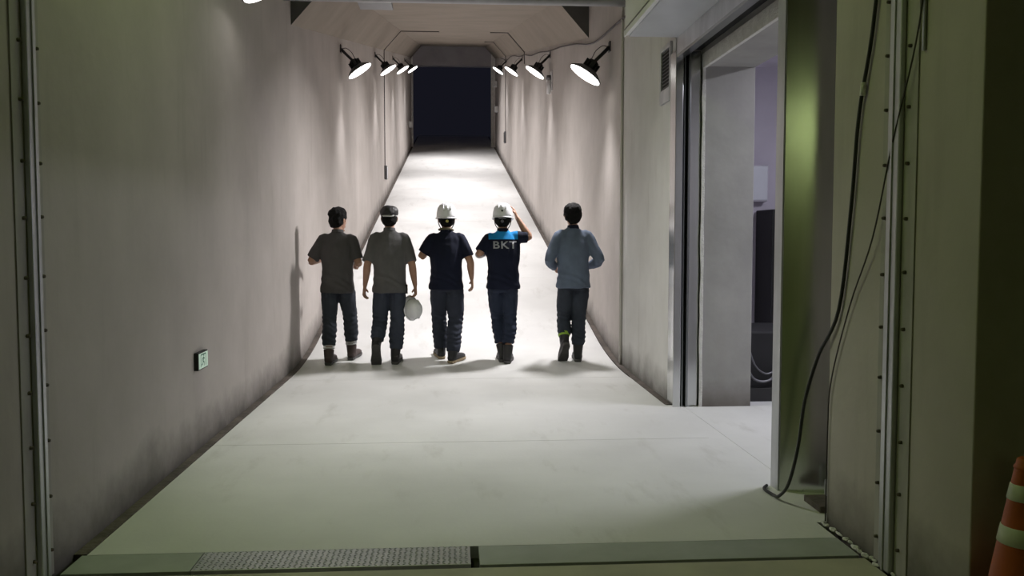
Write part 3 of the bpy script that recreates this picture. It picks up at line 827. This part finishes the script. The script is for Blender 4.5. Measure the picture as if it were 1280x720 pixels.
def person(sp):
    px, py = sp['pos']; gz = fz(py)
    root = empty('person', (px, py, gz), sp['label'], 'person', 'five men walking up the ramp')
    k = sp.get('h', 1.745) / 1.745
    yaw = Matrix.Rotation(sp.get('yaw', 0), 4, 'Z')
    lean = sp.get('lean', 0.03)
    def T(v):      # template height -> person
        return (v[0], v[1], v[2] * k)
    hipz = 0.90 * k; shz = 1.415 * k
    hip = {s: Vector((s * .086, 0, hipz)) for s in (-1, 1)}
    sh = {s: Vector((s * .158, lean, shz - .015 + sp.get('shl', {}).get(s, 0))) for s in (-1, 1)}
    legs = {}; shins = {}
    for s in (-1, 1):
        fx, fy, pitch, toe = sp['foot'][s]           # ankle offset, heel-lift angle, toe-out
        zf = fz(py + fy) - gz
        slope = math.atan(RS * min(max((py + fy - 9.2) / 2.0, 0), 1))
        M = Matrix.Translation((fx, fy, zf)) @ Matrix.Rotation(toe, 4, 'Z') @ Matrix.Rotation(slope, 4, 'X')
        if pitch:
            M = M @ Matrix.Translation((0, .17, 0)) @ Matrix.Rotation(-pitch, 4, 'X') @ Matrix.Translation((0, -.17, 0))
            M = Matrix.Translation((0, 0, 0.008)) @ M
        else:
            M = Matrix.Translation((0, 0, 0.005)) @ M
        A = M @ Vector((0, -.03, .085))
        kn = sp['knee'][s]; kn = Vector((kn[0], kn[1], kn[2] * k))
        shin = (kn - A).normalized()
        M = M @ Matrix.Diagonal((1.16, 1.12, 1.05, 1))
        ank = A + shin * .03; cuff = A + shin * (sp.get('cuff', .20) - .085)
        shins[s] = M.to_3x3().inverted() @ shin
        legs[s] = (M, ank, cuff, kn)
    tors = [(0, 0, .86, .16, .105), (0, 0, .95, .165, .11), (0, .005, 1.05, .15, .105), (0, .01, 1.2, .165, .115), (0, lean, 1.33, .16, .105), (0, lean, 1.41, .14, .075), (0, lean, 1.45, .085, .06)]
    # ---- body: one continuous surface
    gs = [loft([(x, y, z * k, a, b) for x, y, z, a, b in tors], n=16)]
    hz = 1.508 * k
    hy = lean + .025
    gs.append(loft([(0, lean - .005, 1.42 * k, .07, .065), (0, lean, 1.47 * k, .056, .058), (0, lean + .012, 1.52 * k, .053, .056), (0, lean + .02, 1.57 * k, .05, .055)], n=12))
    hg, HM = head_geo(hz, sp.get('turn', 0), sp.get('tilt', 0), hy)
    gs.append(hg)
    arms = {}
    for s in (-1, 1):
        el = Vector(sp['elbow'][s]); wr = Vector(sp['wrist'][s])
        arms[s] = (el, wr)
        gs.append(loft([(*(sh[s] - Vector((s * .05, 0, -.01))), .05, .05), (*sh[s], .054, .054), (*(sh[s].lerp(el, .5)), .049, .049), (*el, .042, .042),
                        (*(el.lerp(wr, .3)), .045, .043), (*(el.lerp(wr, .75)), .035, .032), (*wr, .029, .025)], ref=(0, 1, 0), n=12))
        d = wr - el
        if s in sp.get('hdir', {}): d = Vector(sp['hdir'][s])
        pn = Vector(sp.get('palm', {}).get(s, (-s, 0.15, 0)))
        gs.append(hand_geo(wr + d.normalized() * .01, d, pn, sp.get('thumb', {}).get(s, s), sp.get('curl', {}).get(s, .45)))
        M, ank, cuff, kn = legs[s]
        gs.append(loft([(*hip[s], .075, .08), (*(hip[s].lerp(kn, .5)), .066, .07), (*kn, .05, .053), (*(kn.lerp(ank, .35)), .05, .052), (*ank, .034, .04)], n=12))
        gs.append(xf(loft([(0, -.06, .06, .028, .03), (0, 0, .055, .032, .03), (0, .1, .045, .036, .022), (0, .16, .038, .025, .014)], ref=(1, 0, 0), n=8), M))
    Y = yaw
    def fin(g): return xf(g, Y)
    body = add_mesh('body', remesh(fin(merge(*gs)), 0.0065, 3, 0.5), M_skin, root)
    for s in (-1, 1):
        mk('eye', *fin(xf(ellip((s * .030, .0835, .115), .012, .010, .009, 10, 6), HM)), M_eye, root, True, local=True)
    # ---- trousers
    wz = .955 * k
    tg = [loft([(0, -.005, .82 * k, .162, .12), (0, -.010, .87 * k, .168, .124), (0, -.004, .91 * k, .168, .120), (0, 0, wz, .150, .106)], n=18)]
    ease = sp.get('ease', 1.0)
    for s in (-1, 1):
        M, ank, cuff, kn = legs[s]
        cu = cuff
        tg.append(loft([(*(hip[s] + Vector((0, 0, -.0))), .088, .112), (*(hip[s].lerp(kn, .3)), .087 * ease, .102 * ease), (*(hip[s].lerp(kn, .65)), .082 * ease, .09 * ease),
                        (*kn, .074 * ease, .08 * ease), (*(kn.lerp(cu, .4)), .073 * ease, .08 * ease), (*(kn.lerp(cu, .8)), .070 * ease, .074 * ease), (*cu, .064 * ease, .068 * ease)], n=14))
    tm = remesh(fin(merge(*tg)), 0.009, 5, 0.5)
    cz_ = {s: legs[s][2].z for s in (-1, 1)}; kz = 0.49 * k
    def tf(p):
        w = math.exp(-((p.z - 0.30) / 0.09) ** 2) + 0.8 * math.exp(-((p.z - kz) / 0.08) ** 2) + 0.4 * math.exp(-((p.z - 0.80 * k) / 0.06) ** 2)
        return w * 0.0055 * math.sin(p.z * 105 + 5.0 * noise.noise((p.x * 9, p.y * 9, p.z * 4)) + p.x * 25)
    wrinkle(tm, 0.010, (8, 8, 7), tf, sp['seed'])
    trs = add_mesh('trousers', tm, sp['trouser_mat'], root)
    # pockets and belt loops on the seat
    for s in (-1, 1):
        pg = [(s * .045, .885), (s * .135, .885), (s * .13, .765), (s * .09, .745), (s * .05, .765)]
        dep = BVHTree.FromPolygons([v.co for v in tm.vertices], [tuple(p.vertices) for p in tm.polygons])
        V = []
        N_ = 6
        cx_ = sum(p[0] for p in pg) / 5; czz = sum(p[1] for p in pg) / 5
        ring = []
        for i in range(5):
            a, b = pg[i], pg[(i + 1) % 5]
            for j in range(N_): ring.append((a[0] + (b[0] - a[0]) * j / N_, a[1] + (b[1] - a[1]) * j / N_))
        ok = True
        levels = (1.0, 0.93, 0.5, 0.05)
        for li, l in enumerate(levels):
            for (x, z) in ring:
                q = Y @ Vector((cx_ + (x - cx_) * l, -.5, (czz + (z - czz) * l) * k))
                h_ = dep.ray_cast(q, Y.to_3x3() @ Vector((0, 1, 0)))
                if h_[0] is None: ok = False; break
                V.append(h_[0] + h_[1] * (0.0 if li == 0 else 0.004))
        if ok:
            n = len(ring); F = []
            for li in range(3):
                for i in range(n): F.append((li * n + i, li * n + (i + 1) % n, (li + 1) * n + (i + 1) % n, (li + 1) * n + i))
            F.append(tuple(range(3 * n, 4 * n)))
            mk('back_pocket', V, F, sp['trouser_mat'], trs, True, local=True)
    # ---- shirt
    hem = sp.get('hem', .80)
    sg = [loft([(0, .0, hem * k, .197, .153), (0, .0, (hem + .04) * k, .197, .154), (0, .0, .95 * k, .183, .146), (0, .005, 1.08 * k, .180, .138), (0, .012, 1.22 * k, .190, .138),
                (0, lean, 1.32 * k, .198, .130), (0, lean, 1.385 * k, .195, .108), (0, lean, 1.43 * k, .165, .085), (0, lean, 1.462 * k, .115, .072), (0, lean + .002, 1.482 * k, .078, .067), (0, lean + .004, 1.495 * k, .066, .064)], n=20)]
    sl = sp['sleeve']
    for s in (-1, 1):
        el, wr = arms[s]
        a0 = sh[s] - Vector((s * .06, 0, -.005))
        if sl == 'long':
            we_ = el.lerp(wr, .93)
            sg.append(loft([(*a0, .05, .06), (*sh[s], .066, .068), (*(sh[s].lerp(el, .5)), .068, .068), (*el, .062, .062), (*(el.lerp(wr, .4)), .055, .055), (*we_, .042, .042)], ref=(0, 1, 0), n=14))
        else:
            t_ = sp.get('slen', .86)
            sg.append(loft([(*a0, .05, .06), (*sh[s], .066, .070), (*(sh[s].lerp(el, .45)), .066, .070), (*(sh[s].lerp(el, t_)), .068, .072)], ref=(0, 1, 0), n=14))
    sm = remesh(fin(merge(*sg)), 0.009, 4, 0.5)
    def sf(p):
        w = math.exp(-((p.z - hem * k - .12) / 0.10) ** 2)
        d1 = math.sin(p.x * 34 + p.z * 16 + 4 * noise.noise((p.x * 5, p.y * 5, p.z * 3 + sp['seed'])))
        w2 = max(0.0, 1 - abs(p.z - 1.12 * k) / 0.28)
        return 0.0045 * w * math.sin(p.z * 60 + p.x * 20 + 5 * noise.noise((p.x * 7, p.y * 6, p.z * 5))) + 0.0035 * w2 * d1
    wrinkle(sm, 0.009, (7, 7, 5), sf, sp['seed'] + 3)
    shirt = add_mesh('shirt' if sl == 'short' else 'jacket', sm, sp['shirt_mat'], root)
    bv = BVHTree.FromPolygons([v.co for v in sm.vertices], [tuple(p.vertices) for p in sm.polygons])
    # collar
    if sp.get('collar'):
        g = loft([(0, lean - .002, 1.470 * k, .073, .072), (0, lean + .004, 1.50 * k, .066, .068), (0, lean + .006, 1.515 * k, .064, .066)], n=20, sub=2)
        mk('collar', *fin(g), sp['collar'], shirt, True, local=True)
    if sp.get('yoke'):
        # bright panel across the shoulders, cut cleanly out of the shirt surface and raised a little
        bm = bmesh.new(); bm.from_mesh(sm)
        for co, no in (((0, 0, 1.395 * k), (0, 0, 1)), ((.165, 0, 0), (1, 0, 0)), ((-.165, 0, 0), (-1, 0, 0))):
            no = Vector(no); co = Vector(co)
            out_ = no.z > 0.5
            bmesh.ops.bisect_plane(bm, geom=list(bm.verts) + list(bm.edges) + list(bm.faces), plane_co=co, plane_no=no,
                                   clear_inner=out_, clear_outer=not out_)
        bm.normal_update()
        for v in bm.verts: v.co += v.normal * 0.003
        ym = bpy.data.meshes.new('yoke'); bm.to_mesh(ym); bm.free()
        add_mesh('shoulder_yoke', ym, M_yoke, shirt)
    if sp.get('text'):
        cu_ = bpy.data.curves.new('print', 'FONT'); cu_.body = sp['text']; cu_.size = 0.115; cu_.align_x = 'CENTER'; cu_.space_character = 1.12
        cu_.offset = 0.0022; cu_.resolution_u = 4
        to = bpy.data.objects.new('print', cu_); COL.objects.link(to)
        dg = bpy.context.evaluated_depsgraph_get(); dg.update()
        me = bpy.data.meshes.new_from_object(to.evaluated_get(dg)); bpy.data.objects.remove(to)
        bm = bmesh.new(); bm.from_mesh(me)
        bmesh.ops.subdivide_edges(bm, edges=[e for e in bm.edges if e.calc_length() > .012], cuts=4, use_grid_fill=True)
        bmesh.ops.triangulate(bm, faces=bm.faces)
        for v in bm.verts:
            x, z = v.co.x * 1.22 + 0.015, v.co.y + 1.295 * k
            q = Y @ Vector((x, -.6, z)); h_ = bv.ray_cast(q, Y.to_3x3() @ Vector((0, 1, 0)))
            v.co = (h_[0] + Y.to_3x3() @ Vector((0, -.005, 0))) if h_[0] else q
        bm.to_mesh(me); bm.free()
        add_mesh('back_print', me, M_print, shirt)
    # sleeve hems
    # ---- boots
    for s in (-1, 1):
        M, ank, cuff, kn = legs[s]
        up, so, trd = boot_geo(M, sp.get('boot_top', .135 if sp.get('low') else .20), shins[s])
        b = add_mesh('boot', remesh(fin(up), 0.008, 3, .5), sp['boot_mat'], root)
        so_ = mk('sole', *fin(so), sp.get('sole_mat', M_sole), b, False, local=True)
        mk('tread', *fin(trd), M_sole, b, False, local=True)
        if sp.get('sock') and (s in sp['sock'][1]):
            for zz_, hh in sp['sock'][2]:
                A = Vector((0, -.03, .085)); g = loft([(*(A + shins[s] * (zz_ - .085)), .0565, .0625), (*(A + shins[s] * (zz_ + hh - .085)), .0575, .0635)], n=16, sub=1)
                mk('ankle_band', *fin(xf(g, M)), sp['sock'][0], b, True, local=True)
    # ---- hair
    hk = sp.get('hair', 'short')
    def head_local(g): return fin(xf(g, HM))
    if hk == 'short':
        r = sp.get('hair_r', 1.0)
        hg2 = merge(loft([(0, -.072, .030, .040, .026), (0, -.060, .055, .068, .052), (0, -.036, .095, .086 * r, .080), (0, -.016, .14, .092 * r, .106 * r), (0, -.010, .185, .089 * r, .102 * r), (0, -.008, .215, .073 * r, .086 * r), (0, -.008, .236, .048, .058), (0, -.008, .246, .02, .024)], n=18, sub=3),
                    ellip((0.0, .05, .195), .062, .045, .035))
        hm = remesh(head_local(hg2), 0.007, 2, .5)
        wrinkle(hm, 0.011, (26, 26, 20), None, sp['seed'])
        add_mesh('hair', hm, M_hair, root)
    else:
        hg2 = loft([(0, -.072, .030, .040, .026), (0, -.060, .055, .068, .052), (0, -.036, .095, .084, .078), (0, -.016, .13, .085, .100), (0, -.010, .155, .083, .098)], n=18, sub=3)
        hm = remesh(head_local(hg2), 0.007, 2, .5)
        wrinkle(hm, 0.005, (26, 26, 20), None, sp['seed'])
        add_mesh('hair', hm, M_hair, root)
    if hk == 'hat':
        ht = empty('hard_hat', (0, 0, 0)); ht.parent = root
        M = yaw @ HM @ Matrix.Translation((0, -.002, .118)) @ Matrix.Rotation(-0.10 + sp.get('hat_tilt', 0), 4, 'X')
        hat_parts(ht, M, sp.get('mark', False))
        # chin straps
        for s in (-1, 1):
            g = tube([(s * .088, .01, .115), (s * .082, .02, .06), (s * .05, .045, .005), (0, .06, -.012)], .005, 6, 3)
            mk('chin_strap', *head_local(g), M_lampblk, ht, True, local=True)
        g = loft([(0, -.006, .098, .083, .102), (0, -.004, .118, .085, .104)], n=20, sub=1)
        mk('head_band', *head_local(g), M_lampgrey, ht, True, local=True)
        g = lathe([(0.0005, 0), (.016, 0), (.016, .012), (.012, .016), (.0005, .016)], 14)
        mk('adjuster_dial', *head_local(xf(g, Matrix.Translation((0, -.105, .085)) @ Matrix.Rotation(PI / 2, 4, 'X'))), sp.get('dial', M_lampgrey), ht, True, local=True)
    if hk == 'cap':
        cp_ = empty('cap', (0, 0, 0)); cp_.parent = root
        g = loft([(0, -.006, .135, .088, .108), (0, -.006, .165, .095, .114), (0, -.008, .195, .092, .108), (0, -.010, .220, .074, .088), (0, -.010, .236, .046, .055), (0, -.010, .242, .015, .02)], n=24, sub=3)
        cm = remesh(head_local(g), .007, 2, .5); wrinkle(cm, .006, (18, 18, 16), None, 4)
        add_mesh('crown', cm, M_boot2, cp_)
        g = loft([(0, -.005, .122, .0865, .106), (0, -.005, .140, .0885, .1085)], n=24, sub=1)
        mk('white_band', *head_local(g), M_sock, cp_, True, local=True)
        V = []; n = 10
        for z in (.140, .134):
            for i in range(n + 1):
                a = PI * (0.12 + .76 * i / n); V += [(.085 * math.cos(a), .098 * math.sin(a), z), (.09 * math.cos(a), .098 * math.sin(a) + .065 * math.sin(a), z - .012)]
        F = []
        m2 = 2 * (n + 1)
        for i in range(n):
            a = 2 * i
            F += [(a, a + 1, a + 3, a + 2), (m2 + a, m2 + a + 2, m2 + a + 3, m2 + a + 1), (a + 1, m2 + a + 1, m2 + a + 3, a + 3), (a, a + 2, m2 + a + 2, m2 + a)]
        mk('peak', *head_local((V, F)), M_boot2, cp_, True, local=True)
    if sp.get('cover'):
        for s in sp['cover']:
            el, wr = arms[s]
            g = loft([(*(el.lerp(wr, -.02)), .046, .046), (*(el.lerp(wr, .3)), .047, .046), (*(el.lerp(wr, .75)), .038, .035), (*(el.lerp(wr, .97)), .033, .030)], ref=(0, 1, 0), n=14)
            mk('arm_cover', *fin(g), M_glove, root, True, local=True)
    if sp.get('extra'):
        sp['extra'](root, fin, HM, lean, k)
    return root

def lanyard(root, fin, HM, lean, k):
    g = tube([(-.075, lean + .03, 1.50 * k), (-.082, lean - .02, 1.505 * k), (-.05, lean - .072, 1.512 * k), (0, lean - .085, 1.515 * k), (.05, lean - .072, 1.512 * k), (.075, lean + .02, 1.50 * k)], .012, 8, 4)
    mk('neck_towel', *fin(g), mat('towel_khaki', (.16, .14, .09), .9, scale=20), root, True, local=True)
def belt_tag(root, fin, HM, lean, k):
    g = boxg(.175, .20, -.06, .02, .80, .90)
    mk('belt_pouch', *fin(g), M_boot2, root, False, local=True)

person(dict(label='man in dark grey tee with bare black hair, leftmost by the left wall', pos=(-1.29, 10.02), yaw=-0.12, turn=-0.45, tilt=-0.05, h=1.735, seed=1,
    foot={-1: (-.085, -.06, 0, .05), 1: (.115, .22, 0, -.08)}, knee={-1: (-.095, .0, .50), 1: (.105, .16, .50)},
    elbow={-1: (-.295, -.01, 1.155), 1: (.235, .02, 1.14)}, wrist={-1: (-.235, .22, 1.16), 1: (.18, .24, 1.10)}, palm={-1: (1, 0, 0.1), 1: (-1, 0, .1)},
    sleeve='short', slen=.88, hem=.80, shirt_mat=M_tee1, trouser_mat=M_tr1, boot_mat=M_boot1, ease=1.1, cuff=.215, boot_top=.165, collar=M_tee1,
    sock=(M_sock, (-1, 1), ((.172, .012), (.196, .010)))))
person(dict(label='man in grey tee and black cap carrying a white hard hat', pos=(-.70, 9.93), yaw=0.02, turn=0.0, h=1.765, seed=2,
    foot={-1: (-.145, -.20, 1.0, .05), 1: (.06, .06, 0, -.1)}, knee={-1: (-.115, .10, .47), 1: (.085, .06, .50)},
    elbow={-1: (-.24, -.04, 1.13), 1: (.25, -.04, 1.13)}, wrist={-1: (-.275, .02, .885), 1: (.283, .03, .885)}, palm={-1: (.9, -.3, 0), 1: (-.9, -.3, 0)},
    hdir={1: (.05, .12, -1)}, curl={1: .75, -1: .5},
    sleeve='short', slen=.92, hem=.80, shirt_mat=M_tee2, trouser_mat=M_tr2, boot_mat=M_boot2, hair='cap', collar=M_tee2, ease=1.12, cuff=.16, extra=belt_tag))
person(dict(label='man in white hard hat and plain navy tee, middle of the five', pos=(-.065, 10.02), yaw=-0.05, turn=0.12, h=1.75, seed=3,
    foot={-1: (-.085, .22, 0, .25), 1: (.085, -.02, 0, -.45)}, knee={-1: (-.095, .16, .50), 1: (.10, .05, .49)},
    elbow={-1: (-.285, .02, 1.20), 1: (.27, -.02, 1.15)}, wrist={-1: (-.17, .22, 1.33), 1: (.285, .07, .945)}, palm={-1: (.6, -.6, 0), 1: (-.9, -.2, 0)},
    sleeve='short', slen=.80, hem=.83, shirt_mat=M_navy, trouser_mat=M_tr3, boot_mat=M_boot3, sole_mat=M_sole_t, low=True, hair='hat', hat_tilt=.1,
    collar=M_navy, ease=1.2, cuff=.12, dial=mat('dial_yellow', (.62, .55, .16), .5, scale=20), extra=lanyard))
person(dict(label='man in white hard hat and navy shirt lettered BKT with blue shoulders', pos=(.575, 9.95), yaw=0.0, turn=-0.1, h=1.755, seed=4,
    foot={-1: (-.005, .10, 0, .0), 1: (.055, .02, 0, -.12)}, knee={-1: (-.055, .16, .49), 1: (.085, .06, .49)},
    elbow={-1: (-.270, -.02, 1.235), 1: (.300, .06, 1.43)}, wrist={-1: (-.20, .22, 1.24), 1: (.165, .10, 1.655)}, palm={-1: (1, 0, 0), 1: (-1, 0.2, 0)},
    hdir={1: (-.35, .2, .9)}, shl={1: .02}, cover=(-1,), curl={1: .35},
    sleeve='short', slen=.84, hem=.84, shirt_mat=M_navy2, trouser_mat=M_tr4, boot_mat=M_boot2, hair='hat', mark=True, ease=1.05, cuff=.215, yoke=True, text='BKT', collar=M_navy2))
person(dict(label='man in long-sleeved blue-grey jacket, rightmost by the right wall', pos=(1.375, 9.93), yaw=0.03, turn=-0.05, h=1.80, seed=5,
    foot={-1: (-.085, -.10, 0.95, .12), 1: (.07, .10, 0, -.12)}, knee={-1: (-.09, .14, .47), 1: (.085, .10, .50)},
    elbow={-1: (-.285, -.05, 1.165), 1: (.290, -.05, 1.165)}, wrist={-1: (-.19, .19, 1.08), 1: (.19, .19, 1.08)}, palm={-1: (1, 0, 0), 1: (-1, 0, 0)},
    sleeve='long', hem=.83, shirt_mat=M_slate, trouser_mat=M_tr5, boot_mat=M_boot2, hair='short', hair_r=1.06, collar=M_navy, ease=1.1, cuff=.185,
    sock=(M_neon, (-1,), ((.165, .04),))))

# the hard hat carried by the second man
hh = empty('hard_hat', (-.43, 9.94, .642), 'white hard hat held upside by its peak in the hand of the man in grey tee', 'hard hat')
hh['label'] = 'white hard hat hanging by its peak from the hand of the second man'
Mh = Matrix.Rotation(0.65, 4, 'Z') @ Matrix.Rotation(PI / 2 - 0.12, 4, 'X') @ Matrix.Translation((0, 0, -.05))
hat_parts(hh, Mh @ Matrix.Diagonal((0.88, 0.88, 0.9, 1)))
